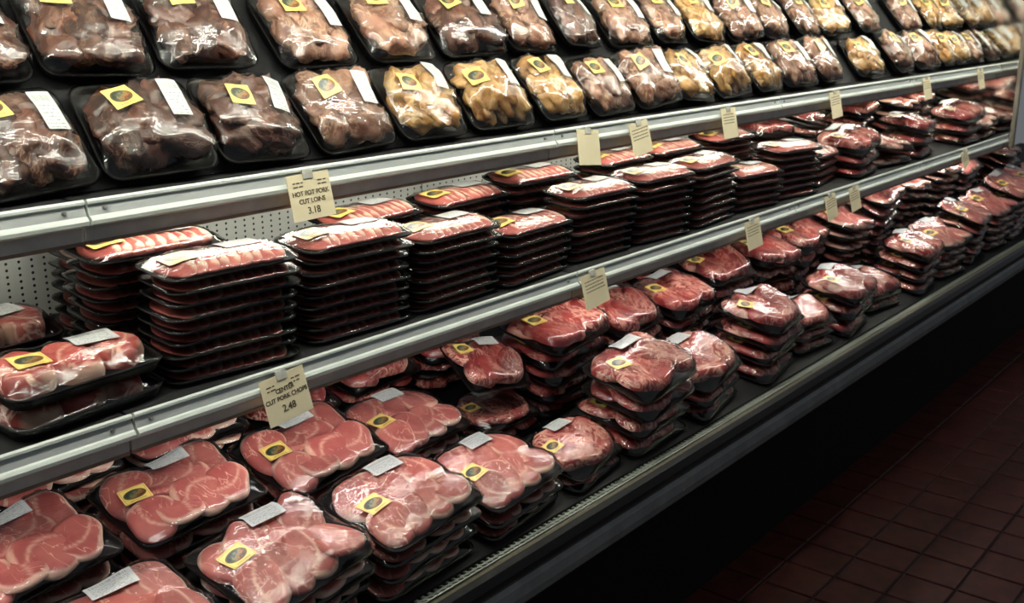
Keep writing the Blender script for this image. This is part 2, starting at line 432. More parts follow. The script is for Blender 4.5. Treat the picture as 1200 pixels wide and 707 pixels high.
# ------------------------------------------------------------------ lamps
def tube_mesh(L, r):
    b = MB(); b.cyl((-L / 2, 0, 0), (1, 0, 0), r, L, 12); return b
for i in range(5):
    xm = (XS[i] + XS[i + 1]) / 2
    t = thing('fluorescent_lamp', 'white fluorescent batten under the canopy, %s from the left' % ORD[i], 'lamp', (xm, 1.315, 2.158), 'canopy lamps')
    b = MB(); b.prof([(-.05, .001), (-.05, -.02), (-.02, -.035), (.02, -.035), (.05, -.02), (.05, .001)], -.59, .59); b.build('lamp_housing', [M['housing']], t)
    o = tube_mesh(1.14, .016).build('lamp_tube', [M['tube']], t, True); o.location = (0, 0, -.062)
    for sx in (-.578, .578):
        b = MB(); b.box(sx - .008, sx + .008, -.02, .02, -.08, -.03); b.build('lamp_holder', [M['housing']], t)
    t = thing('shelf_lamp', 'slim tube lamp under the upper shelf, %s from the left' % ORD[i], 'lamp', (xm, 1.72, 1.305), 'shelf lamps')
    b = MB(); b.box(-.56, .56, -.02, .02, -.012, -.001); b.build('lamp_housing', [M['housing']], t)
    o = tube_mesh(1.08, .006).build('lamp_tube', [M['tube_shelf']], t, True); o.location = (0, 0, -.021)
    t = thing('shelf_lamp', 'slim tube lamp under the middle shelf, %s from the left' % ORD[i], 'lamp', (xm, 1.60, .957), 'shelf lamps')
    b = MB(); b.box(-.56, .56, -.02, .02, -.012, -.001); b.build('lamp_housing', [M['housing']], t)
    o = tube_mesh(1.08, .005).build('lamp_tube', [M['tube_deck']], t, True); o.location = (0, 0, -.021)
for k in range(4):
    t = thing('ceiling_lamp', 'long ceiling light fixture high above the case, %s from the left' % ORD[k], 'lamp', (1.0 + k * 1.8, 1.58, 3.7), 'ceiling lamps')
    b = MB(); b.box(-.6, .6, -.08, .08, 0, .08); b.build('lamp_housing', [M['housing']], t)
    b = MB(); b.box(-.58, .58, -.06, .06, -.012, 0); b.build('lamp_diffuser', [M['ceil']], t)

# ------------------------------------------------------------------ pack pieces
rng = random.Random(7)
def cutlet(seed, a, c, th, nr=10, nt=34, fat_arc=(0.1, 3.6), fat_w=.12, seam=True, lump=.12, full=False):
    """a slice of meat: irregular outline, rounded edge, fat along part of the rim and a seam"""
    r_ = random.Random(seed); ph = [r_.uniform(0, 6.28) for _ in range(5)]; am = [lump * x for x in (.9, .8, .45, .25, .18)]
    ts = [0] + [((k + 1) / nr) ** .72 for k in range(nr)]
    v = [(0, 0, th)]; at = [0]
    sa = r_.uniform(0, 6.28); sx, sy = math.cos(sa), math.sin(sa); so = r_.uniform(.25, .45); bend = r_.uniform(.3, .7)
    for k in range(1, nr + 1):
        t = ts[k]
        for i in range(nt):
            q = 2 * math.pi * i / nt
            rr = 1 + sum(am[m] * math.sin((m + 2) * q + ph[m]) for m in range(5))
            x, y = a * rr * t * math.cos(q), c * rr * t * math.sin(q)
            z = th * (1 - max(0, (t - .72) / .28) ** 2.6 * .62) + th * .10 * mnoise.noise(Vector((x * 30 + seed, y * 30, 0)))
            f = 0
            d = (q - fat_arc[0]) % 6.283
            wdt = fat_arc[1]
            if full or d < wdt:
                e = 1 if full else min(1, min(d, wdt - d) * 2.2)
                f = max(0, min(1, (t - (1 - fat_w * (.7 + .6 * math.sin(q * 2 + ph[0]) ** 2))) / .05)) * e
            if seam:
                u_, w_ = (x * sx / a + y * sy / c), (-x * sy / a + y * sx / c)
                f = max(f, .8 * math.exp(-((u_ - so + bend * w_ * w_) / .055) ** 2))
            v.append((x, y, z)); at.append(f)
    o = len(v)
    for i in range(nt):
        x, y, z = v[1 + (nr - 1) * nt + i]; v.append((x * .97, y * .97, 0)); at.append(at[1 + (nr - 1) * nt + i])
    f = [(0, 1 + i, 1 + (i + 1) % nt) for i in range(nt)]
    for k in range(nr):
        p0, p1 = 1 + k * nt, 1 + (k + 1) * nt
        for i in range(nt): f.append((p0 + i, p1 + i, p1 + (i + 1) % nt, p0 + (i + 1) % nt))
    return np.array(v), f, at

def lump(seed, a, c, hgt):
    r_ = random.Random(seed); nu, nv = 22, 14
    v = []; at = []; f = []
    for j in range(nv + 1):
        p = math.pi * j / nv
        for i in range(nu):
            q = 2 * math.pi * i / nu
            d = Vector((math.sin(p) * math.cos(q), math.sin(p) * math.sin(q), math.cos(p)))
            k = 1 + .46 * mnoise.noise(d * 1.5 + Vector((seed * 3.1, 0, 0))) + .24 * mnoise.noise(d * 3.6 + Vector((0, seed * 1.7, 0)))
            k += .09 * mnoise.noise(d * 8 + Vector((0, 0, seed)))
            v.append((a * d.x * k, c * d.y * k, hgt * (d.z * k * .5 + .5)))
            at.append(max(0, min(1, 1.6 * mnoise.noise(d * 2.2 + Vector((seed * .7, 5, 1))) - .25)))
    for j in range(nv):
        for i in range(nu):
            f.append((j * nu + i, (j + 1) * nu + i, (j + 1) * nu + (i + 1) % nu, j * nu + (i + 1) % nu))
    return np.array(v), f, at

PM = {}      # piece meshes: key -> (mesh, verts)
def piece(key, data, mat):
    me = mk(key[0], data[0], data[1], mat, True, att=data[2]); PM[key] = (me, data[0])
for s in range(7): piece(('pork_chop', s), cutlet(11 + s, .066, .056, .015, fat_arc=(rng.uniform(0, 6), rng.uniform(3.8, 5.2)), fat_w=.15, lump=.06), M['chop'])
for s in range(3): piece(('pork_slice', s), cutlet(41 + s, .032, .062, .010, nr=7, nt=28, fat_arc=(5.0, 2.6), fat_w=.34, seam=False, lump=.05), M['loin'])
for s in range(6): piece(('steak', s), cutlet(61 + s, .082, .060, .026, fat_arc=(rng.uniform(0, 6), rng.uniform(1.8, 3.5)), fat_w=.12, lump=.11), M['steak'])
for s in range(4): piece(('thick_chop', s), cutlet(81 + s,   .046, .060, .038, fat_arc=(rng.uniform(0, 6), 3.4), fat_w=.14, lump=.06), M['thick'])
for kind in ('dark', 'pink', 'gold'):
    for s in range(5): piece(('smoked_' + kind, s), lump(101 + s + len(kind) * 7 + ord(kind[0]), .060, .044, .046), M['smoked_' + kind])

def rrect(L, W, r, n=6):
    p = []
    for (sx, sy, a0) in ((1, 1, 0), (-1, 1, 90), (-1, -1, 180), (1, -1, 270)):
        for k in range(n + 1):
            t = R(a0 + 90 * k / n); p.append((sx * (L / 2 - r) + r * math.cos(t), sy * (W / 2 - r) + r * math.sin(t)))
    return p
def tray_mesh(L, W, hh, inset=.013):
    rings = [(inset, 0), (inset - .004, .0015), (.003, hh - .004), (0, hh - .0018), (.0012, hh), (.005, hh), (.008, hh - .003), (inset + .006, .0055), (inset + .012, .0042)]
    v = []; f = []; n = None
    for d, z in rings:
        p = rrect(L - 2 * d, W - 2 * d, max(.006, .030 - d)); n = len(p); v += [(x, y, z) for x, y in p]
    for k in range(len(rings) - 1):
        for i in range(n):
            j = (i + 1) % n; f.append((k * n + i, k * n + j, (k + 1) * n + j, (k + 1) * n + i))
    f.append(tuple(reversed(range(n)))); f.append(tuple((len(rings) - 1) * n + i for i in range(n)))
    return mk('tray', v, f, M['foam'])

def film_build(L, W, hh, pieces, seed, NX=34, NY=28, iters=260, cap=0):
    r_ = random.Random(seed)
    us = np.linspace(-1, 1, NX); vs = np.linspace(-1, 1, NY)
    U, V = np.meshgrid(us, vs, indexing='ij')
    X, Y = U * (L / 2 + .0012), V * (W / 2 + .0012)
    rad = .030; qx = np.abs(X) - (L / 2 - rad); qy = np.abs(Y) - (W / 2 - rad)
    msk = (qx > 0) & (qy > 0)
    hy = np.hypot(qx, qy) + 1e-9; sc = np.where(msk, np.maximum(qx, qy) / hy, 1)
    X = np.where(msk, np.sign(X) * (L / 2 - rad + qx * sc), X); Y = np.where(msk, np.sign(Y) * (W / 2 - rad + qy * sc), Y)
    ob = np.full(U.shape, hh + .0012)
    for key, m in pieces:
        P = PM[key][1]; A = np.array(m)
        P = P @ A[:3, :3].T + A[:3, 3]
        i = np.clip(np.round((P[:, 0] / (L / 2) + 1) / 2 * (NX - 1)).astype(int), 0, NX - 1)
        j = np.clip(np.round((P[:, 1] / (W / 2) + 1) / 2 * (NY - 1)).astype(int), 0, NY - 1)
        np.maximum.at(ob, (i, j), P[:, 2] + .0022)
    pad = np.pad(ob, 1, mode='edge'); mx = ob.copy()
    for di in (0, 1, 2):
        for dj in (0, 1, 2): mx = np.maximum(mx, pad[di:di + NX, dj:dj + NY])
    ob = .35 * ob + .65 * mx
    edge = np.zeros(U.shape, bool); edge[0] = edge[-1] = True; edge[:, 0] = edge[:, -1] = True
    h = ob.copy(); h[edge] = hh + .0012
    for _ in range(iters):
        a = h.copy(); a[1:-1, 1:-1] = (h[2:, 1:-1] + h[:-2, 1:-1] + h[1:-1, 2:] + h[1:-1, :-2]) / 4
        h = np.maximum(ob, a); h[edge] = hh + .0012
    # stretch folds running in from the corners and edges
    fade = np.clip((1 - np.maximum(np.abs(U), np.abs(V))) / .25, 0, 1)
    wr = np.zeros(U.shape)
    for _ in range(9):
        sx, sy = r_.choice((-1, 1)), r_.choice((-1, 1))
        ang = math.atan2(-sy, -sx) + r_.uniform(-.6, .6)
        du, dv = U - sx * r_.uniform(.75, 1), V - sy * r_.uniform(.6, 1)
        across = -du * math.sin(ang) + dv * math.cos(ang); along = du * math.cos(ang) + dv * math.sin(ang)
        wr += r_.uniform(.0006, .0018) * np.exp(-(across / .06) ** 2) * np.exp(-(np.maximum(along, 0) / .7) ** 2)
    h = h + wr * fade
    if cap: h = np.minimum(h, max(cap, hh + .0012))
    v = np.stack([X, Y, h], -1).reshape(-1, 3).tolist()
    idx = lambda i, j: i * NY + j
    f = [(idx(i, j), idx(i + 1, j), idx(i + 1, j + 1), idx(i, j + 1)) for i in range(NX - 1) for j in range(NY - 1)]
    loop = [idx(i, 0) for i in range(NX)] + [idx(NX - 1, j) for j in range(1, NY)] + [idx(i, NY - 1) for i in range(NX - 2, -1, -1)] + [idx(0, j) for j in range(NY - 2, 0, -1)]
    prev = loop
    for (d, z) in ((.0035, hh * .55), (.0115, .003)):
        cur = []
        for k in loop:
            x, y, _ = v[k]
            n_ = math.hypot(x, y); fx, fy = 1 - 2 * d / L, 1 - 2 * d / W
            cur.append(len(v)); v.append([x * fx, y * fy, z])
        for a in range(len(loop)):
            c_ = (a + 1) % len(loop); f.append((prev[a], cur[a], cur[c_], prev[c_]))
        prev = cur
    me = mk('film', v, f, M['film'])
    def height(x, y):
        i = (x / (L / 2) + 1) / 2 * (NX - 1); j = (y / (W / 2) + 1) / 2 * (NY - 1)
        i = min(max(i, 0), NX - 1.001); j = min(max(j, 0), NY - 1.001)
        a, c_ = int(i), int(j); u_, w_ = i - a, j - c_
        return (h[a, c_] * (1 - u_) * (1 - w_) + h[a + 1, c_] * u_ * (1 - w_) + h[a, c_ + 1] * (1 - u_) * w_ + h[a + 1, c_ + 1] * u_ * w_)
    return me, height

def patch(name, cx, cy, sx, sy, ang, height, mat, n=7):
    v = []; uv = []; f = []
    c_, s_ = math.cos(ang), math.sin(ang)
    raw = {}
    for i in range(n):
        for j in range(n):
            u_, w_ = i / (n - 1), j / (n - 1)
            lx, ly = (u_ - .5) * sx, (w_ - .5) * sy
            x, y = cx + lx * c_ - ly * s_, cy + lx * s_ + ly * c_
            v.append([x, y, height(x, y)]); uv.append((u_, w_))
    Z = np.array([p[2] for p in v]).reshape(n, n)
    for _ in range(3):                            # stiff paper: smoother than the film
        P = np.pad(Z, 1, mode='edge'); Zs = (P[2:, 1:-1] + P[:-2, 1:-1] + P[1:-1, 2:] + P[1:-1, :-2]) / 4
        Z = np.maximum(Z, Zs)
    for k in range(n * n): v[k][2] = Z.flat[k] + .0012
    for i in range(n - 1):
        for j in range(n - 1): f.append((i * n + j, (i + 1) * n + j, (i + 1) * n + j + 1, i * n + j + 1))
    return mk(name, v, f, mat, True, uv=uv)

def TRS(x, y, z, rz=0, rx=0, ry=0, s=1.0):
    return Matrix.Translation((x, y, z)) @ Euler((rx, ry, rz)).to_matrix().to_4x4() @ Matrix.Diagonal((s, s, s, 1))

def fit(P, L, W, m, cap):
    out = []
    for key, mt in P:
        V = PM[key][1]; A = np.array(mt); Q = V @ A[:3, :3].T
        sz = Q.max(0) - Q.min(0); k = min(1, (L - 2 * m) / sz[0], (W - 2 * m) / sz[1])
        A[:3, :3] *= k; Q = V @ A[:3, :3].T
        for ax, lim in ((0, L / 2 - m), (1, W / 2 - m)):
            lo, hi = Q[:, ax].min() + A[ax, 3], Q[:, ax].max() + A[ax, 3]
            if hi > lim: A[ax, 3] -= hi - lim
            elif lo < -lim: A[ax, 3] -= lo + lim
        zlo = Q[:, 2].min() + A[2, 3]
        if zlo < .0045: A[2, 3] += .0045 - zlo
        out.append((key, A))
    if cap:
        top = max((PM[k][1] @ A[:3, :3].T + A[:3, 3])[:, 2].max() for k, A in out)
        if True:
            f = (cap - .003 - .0045) / (top - .0045); Z = np.diag([1, 1, f, 1.0]); Z[2, 3] = .0045 * (1 - f)
            out = [(k, Z @ A) for k, A in out]
    return [(k, Matrix(A.tolist())) for k, A in out]

TEMPL = {}
def template(kind, var, cap=0):
    key = (kind, var, cap)
    if key in TEMPL: return TEMPL[key]
    r_ = random.Random(hash(kind) % 7 * 0 + var * 17 + sum(map(ord, kind)))
    P = []
    if kind == 'chops':
        L, W, hh = .305, .245, .0135
        for k, (x, y) in enumerate(((-.100, .060), (-.034, .058), (.036, .062), (.105, .056), (-.105, -.055), (-.038, -.060), (.032, -.056), (.100, -.060))):
            P.append((('pork_chop', r_.randrange(7)), TRS(x + r_.uniform(-.008, .008), y + r_.uniform(-.008, .008), .011 + .0028 * (k % 4) + .004 * (k // 4), r_.uniform(1.2, 1.95) + (0, 3.14)[r_.random() < .3], r_.uniform(-.10, .06), r_.uniform(-.20, -.10), r_.uniform(.92, 1.06))))
        st = (-.088, .018 + r_.uniform(-.02, .02), .058, .050, r_.uniform(-.25, .3)); lb = (.030, .088, .085, .045, r_.uniform(-.12, .05))
    elif kind == 'loin':
        L, W, hh = .272, .136, .0085
        for k in range(9):
            P.append((('pork_slice', r_.randrange(3)), TRS(-.090 + .0222 * k, r_.uniform(-.003, .003), .0085, r_.uniform(-.10, .10), 0, -.27, r_.uniform(.96, 1.06))))
        st = (-.078, .010, .060, .050, r_.uniform(-.15, .15)); lb = (.058, .028, .078, .044, r_.uniform(-.1, .1))
    elif kind == 'steaks':
        L, W, hh = .262, .205, .0115
        for k, (x, y) in enumerate(((-.080, .050), (.0, .052), (.080, .050), (-.078, -.050), (.005, -.046), (.080, -.052))):
            P.append((('steak', r_.randrange(6)), TRS(x + r_.uniform(-.008, .008), y + r_.uniform(-.006, .006), .010 + .0035 * k, r_.uniform(-.9, 2.0), r_.uniform(-.10, .08), r_.uniform(-.14, .08), r_.uniform(.86, 1.0))))
        st = (-.080, .030 + r_.uniform(-.02, .02), .050, .044, r_.uniform(-.3, .3)); lb = (.030, .072, .080, .042, r_.uniform(-.15, .1))
    elif kind == 'thick':
        L, W, hh = .275, .150, .022
        for k in range(3):
            P.append((('thick_chop', r_.randrange(4)), TRS(-.080 + .080 * k, r_.uniform(-.004, .004), .008, r_.uniform(-.3, .3), r_.uniform(-.06, .06), r_.uniform(-.06, .06), r_.uniform(.92, 1.0))))
        st = (-.070, -.005, .055, .045, r_.uniform(-.2, .2)); lb = (.055, .020, .075, .050, r_.uniform(-.2, .2))
    else:
        L, W, hh = .218, .196, .019
        col = kind.split('_')[1]
        spots = ((-.060, .065), (.0, .068), (.062, .066), (-.064, -.060), (.062, -.058), (.0, -.064), (-.066, .004), (.066, .006), (.0, .0))
        for k, (x, y) in enumerate(spots):
            P.append((('smoked_' + col, r_.randrange(5)), TRS(x + r_.uniform(-.010, .010), y + r_.uniform(-.010, .010), .008 + (.010 if k == 8 else 0), r_.uniform(0, 6.28), r_.uniform(-.2, .2), r_.uniform(-.2, .2), r_.uniform(.78, 1.0))))
        st = (-.042 + r_.uniform(-.012, .01), .045 + r_.uniform(-.02, .012), .052, .047, r_.uniform(-.28, .28)); lb = (.058, .038 + r_.uniform(-.015, .01), .040, .082, r_.uniform(-.22, .10))
    P = fit(P, L, W, {'loin': .005, 'thick': .010, 'steaks': .005, 'chops': .010}.get(kind, .008), cap)
    fm, hf = film_build(L, W, hh, P, var + 5, cap=cap)
    T = dict(L=L, W=W, hh=hh, P=P, film=fm, tray=TRAY.setdefault((L, W, hh), tray_mesh(L, W, hh)))
    T['st'] = patch('sticker', *st, hf, M['sticker']); T['lb'] = patch('scale_label', *lb, hf, M['label'])
    TEMPL[key] = T
    return T
TRAY = {}
ROOT = {'chops': 'pork_chop_pack', 'loin': 'sliced_pork_pack', 'steaks': 'steak_pack', 'thick': 'thick_chop_pack',
        'smoked_dark': 'smoked_meat_pack', 'smoked_pink': 'smoked_meat_pack', 'smoked_gold': 'smoked_meat_pack'}
PN = {'smoked_dark': 'meat_chunk', 'smoked_pink': 'meat_chunk', 'smoked_gold': 'meat_chunk'}
COUNT = {}
def pack(kind, var, loc, rot, label, group, scale=1.0, sticker=True, lab=True, cap=0):
    T = template(kind, var, cap)
    t = thing(ROOT[kind], label, 'meat pack', loc, group)
    t.rotation_euler = rot; t.scale = (scale,) * 3
    obj('tray', T['tray'], t)
    for key, m in T['P']: obj(PN.get(key[0], key[0]), PM[key][0], t, m)
    obj('film', T['film'], t)
    if sticker: obj('sticker', T['st'], t)
    if lab: obj('scale_label', T['lb'], t)
    COUNT[kind] = COUNT.get(kind, 0) + 1
    return t

# ------------------------------------------------------------------ upper shelf: packs leaning on the slanted rack
NV = 5
def upright(x, s, kind, var, roll, label, group, scale=1.0, lift=0.0, lean=50, face=0):
    """s = distance up the slanted rack of the pack's centre"""
    c_, s_ = math.cos(A50), math.sin(A50)
    y0, z0 = 1.578 + .085, 1.345
    # rack point then out along the normal
    lift += abs(math.sin(R(face))) * .105 * scale
    p = Vector((x, y0 + s * c_ - s_ * (.004 + lift), z0 + s * s_ + c_ * (.004 + lift)))
    q = Euler((R(lean), 0, 0)).to_matrix() @ Euler((0, R(face), R(roll))).to_matrix()
    return pack(kind, var, p, q.to_euler(), label, group, scale)
LOOK = {'smoked_dark': 'dark brown smoked meat', 'smoked_pink': 'pinkish brown smoked meat', 'smoked_gold': 'golden smoked meat'}
LOW = [  # x, kind, roll, scale, face
    (.846, 'smoked_dark', 4, 1.0, 0), (1.077, 'smoked_dark', -2, 1.0, -4), (1.300, 'smoked_dark', -1, .98, 3), (1.535, 'smoked_pink', 3, 1.0, 0), (1.765, 'smoked_gold', 1, .96, 2),
    (2.005, 'smoked_gold', -3, .94, -4), (2.240, 'smoked_gold', 4, .96, 5), (2.475, 'smoked_pink', 3, .92, 0), (2.700, 'smoked_pink', 2, .95, -6), (2.918, 'smoked_gold', -3, .93, 4),
    (3.155, 'smoked_gold', 2, .93, -3), (3.390, 'smoked_gold', 3, .95, 4), (3.640, 'smoked_pink', -3, .98, -5), (3.890, 'smoked_pink', 3, .98, 5), (4.280, 'smoked_gold', -4, .92, -6),
    (4.640, 'smoked_pink', 4, 1.04, 4), (4.930, 'smoked_pink', -2, 1.0, -5), (5.190, 'smoked_gold', 3, .98, 5), (5.415, 'smoked_gold', 0, .93, -3), (5.642, 'smoked_pink', 1, .90, 0)]
HIGH = [
    (.826, 'smoked_dark', 0, 1.0, 0), (1.056, 'smoked_dark', -2, 1.01, 2), (1.292, 'smoked_dark', -4, .98, -3), (1.560, 'smoked_pink', 1, .99, 0), (1.800, 'smoked_pink', 2, .99, 3),
    (2.055, 'smoked_dark', -2, .97, -5), (2.285, 'smoked_pink', -1, .94, 5), (2.500, 'smoked_dark', 2, .90, 9), (2.760, 'smoked_pink', -3, .94, -3), (2.975, 'smoked_pink', 3, .92, 6),
    (3.210, 'smoked_gold', -3, .97, 4), (3.470, 'smoked_pink', 2, .97, -5), (3.700, 'smoked_pink', -2, .96, 3), (3.960, 'smoked_pink', 3, .97, 5), (4.220, 'smoked_gold', 0, .98, -5),
    (4.560, 'smoked_pink', 3, .97, 4), (5.060, 'smoked_pink', -2, 1.04, 0), (5.360, 'smoked_gold', 2, 1.0, 4), (5.610, 'smoked_gold', -2, 1.0, -4)]
S1, S2 = .092, .299
for k, (x, kind, roll, sc, face) in enumerate(LOW):
    sc *= 1.03 if x > 1.6 else 1
    upright(x, S1 * sc, kind, k % NV, roll, '%s pack, %s from left in the lower row of the top shelf' % (LOOK[kind], ORD[k]), 'smoked packs on the top shelf', sc, face=face)
for k, (x, kind, roll, sc, face) in enumerate(HIGH):
    sc *= 1.03 if x > 1.6 else 1
    upright(x, S2 + (.008 if k < 3 else 0), kind, (k * 2 + 1) % NV, roll, '%s pack, %s from left in the upper row of the top shelf' % (LOOK[kind], ORD[k]), 'smoked packs on the top shelf', sc, face=face)

# ------------------------------------------------------------------ stacks
def stack(kind, x, y, n, pitch, base, slope, yaw, seed, place, group, look, scale=1.0, tilt=0.0, roll=0.0, top_tilt=None, jit=.005):
    """n packs on the sloping surface; the last is the top one"""
    r_ = random.Random(seed); a = math.atan(slope)
    nrm = Vector((0, -math.sin(a), math.cos(a)))
    b0 = Vector((x, y, base(y))); up = Vector((0, math.cos(a), math.sin(a)))
    HL, HW = {'loin': (.136, .068), 'thick': (.138, .075), 'steaks': (.131, .1025), 'chops': (.1525, .1225)}[kind]
    dt, dr = R(tilt) / max(1, n - 1), R(roll) / max(1, n - 1)
    extra = scale * (HW * abs(dt) + HL * abs(dr)) * .8
    cap = round((pitch / scale - .0030) / .0015) * .0015
    for k in range(n):
        top = k == n - 1
        p = b0 + nrm * ((pitch + extra) * k + .0015)
        if not top: p += Vector((r_.uniform(-jit, jit), 0, 0)) + up * r_.uniform(-jit, jit)
        e = (a + dt * k, dr * k, R(yaw + (r_.uniform(-2.5, 2.5) if not top else 0)))
        m = Euler((0, 0, e[2])).to_matrix()
        q = (Euler((e[0], e[1], 0)).to_matrix() @ m).to_euler()
        if n == 1: lab = '%s, %s' % (look, place)
        else: lab = '%s, %s, %s' % (look, ('top one' if top else ('bottom one' if k == 0 else ORD[n - 1 - k] + ' from top')), place)
        pack(kind, r_.randrange(NV) if top else r_.randrange(3), p, q, lab, group, scale, cap=(.027 if kind == 'loin' else 0) if top else cap)

MID = [  # kind, x, y, n, pitch, yaw, place
    ('loin', 1.128, 1.605, 9, .0232, -3, 'first front stack of the middle shelf'),
    ('loin', 1.085, 1.762, 9, .0232, -4, 'stack behind the first front stack, middle shelf'),
    ('loin', 1.428, 1.605, 9, .0225, -2, 'second front stack of the middle shelf'),
    ('loin', 1.718, 1.604, 8, .0212, 1, 'third front stack of the middle shelf'),
    ('loin', 2.002, 1.604, 6, .0228, 2, 'fourth front stack of the middle shelf'),
    ('loin', 2.292, 1.615, 8, .0225, -2, 'fifth front stack of the middle shelf'),
    ('loin', 2.577, 1.605, 8, .0236, -3, 'sixth front stack of the middle shelf'),
    ('loin', 2.869, 1.609, 8, .0236, 3, 'seventh front stack of the middle shelf'),
    ('loin', 3.165, 1.610, 5, .0255, -6, 'eighth front stack of the middle shelf'),
    ('loin', 3.451, 1.611, 7, .0250, -7, 'ninth front stack of the middle shelf'),
    ('loin', 1.650, 1.775, 8, .0220, 4, 'back stack behind the third, middle shelf'),
    ('loin', 1.960, 1.775, 8, .0220, 2, 'back stack behind the fourth, middle shelf'),
    ('loin', 2.250, 1.780, 8, .0240, -2, 'back stack behind the fifth, middle shelf'),
    ('loin', 2.660, 1.790, 8, .0240, 2, 'back stack behind the sixth, middle shelf'),
    ('loin', 2.960, 1.790, 8, .0240, 0, 'back stack behind the seventh, middle shelf'),
    ('loin', 3.330, 1.800, 8, .0240, 0, 'back stack behind the eighth, middle shelf'),
    ('loin', 1.140, 1.925, 7, .0232, 2, 'rearmost stack by the perforated panel, middle shelf'),
]
for k, (kind, x, y, n, pitch, yaw, place) in enumerate(MID):
    stack(kind, x, y, n, pitch, shelf_z, .087, yaw, 300 + k, place, 'sliced pork stacks on the middle shelf', 'sliced pork tray')
stack('thick', 0.833, 1.604, 2, .050, shelf_z, .087, 3, 401, 'front pair at left end of middle shelf', 'thick chop packs', 'thick chop tray', tilt=4)
stack('thick', 0.761, 1.782, 2, .066, shelf_z, .087, -3, 402, 'pair behind, at left end of middle shelf', 'thick chop packs', 'thick chop tray', tilt=2)
FAR = [  # kind, x, y, n, pitch, yaw, tilt, roll, place
    ('loin', 3.750, 1.641, 4, .030, 8, 4, 3, 'low stack right of the ninth, middle shelf'),
    ('steaks', 3.763, 1.888, 4, .042, -5, 3, 2, 'back stack right of the ninth, middle shelf'),
    ('steaks', 4.035, 1.639, 3, .042, 6, 8, -5, 'stack beside the slanted grey tray, middle shelf'),
    ('steaks', 4.068, 1.880, 4, .044, 9, 6, 10, 'back stack past the slanted tray, middle shelf'),
    ('chops', 4.366, 1.665, 2, .044, -8, 6, 6, 'first low heap near the end panel, middle shelf'),
    ('steaks', 4.671, 1.889, 4, .044, 5, 6, -6, 'second back stack near the end panel, middle shelf'),
    ('steaks', 4.693, 1.641, 3, .046, 7, 8, 4, 'second low heap near the end panel, middle shelf'),
    ('chops', 4.991, 1.865, 4, .046, -5, 9, 5, 'third back stack near the end panel, middle shelf'),
    ('steaks', 5.278, 1.626, 3, .046, 0, 8, -5, 'third low heap near the end panel, middle shelf'),
    ('steaks', 5.360, 1.886, 4, .046, 6, 8, 0, 'last back stack by the end panel, middle shelf'),
    ('chops', 5.580, 1.659, 2, .046, 4, 8, 0, 'last low heap by the end panel, middle shelf'),
]
for k, (kind, x, y, n, pitch, yaw, tilt, roll, place) in enumerate(FAR):
    stack(kind, x, y, n, pitch, shelf_z, .087, yaw, 500 + k, place, 'loose packs at the far end of the middle shelf',
          {'loin': 'sliced pork tray', 'steaks': 'red meat tray', 'chops': 'pale pork tray'}[kind], tilt=tilt, roll=roll)

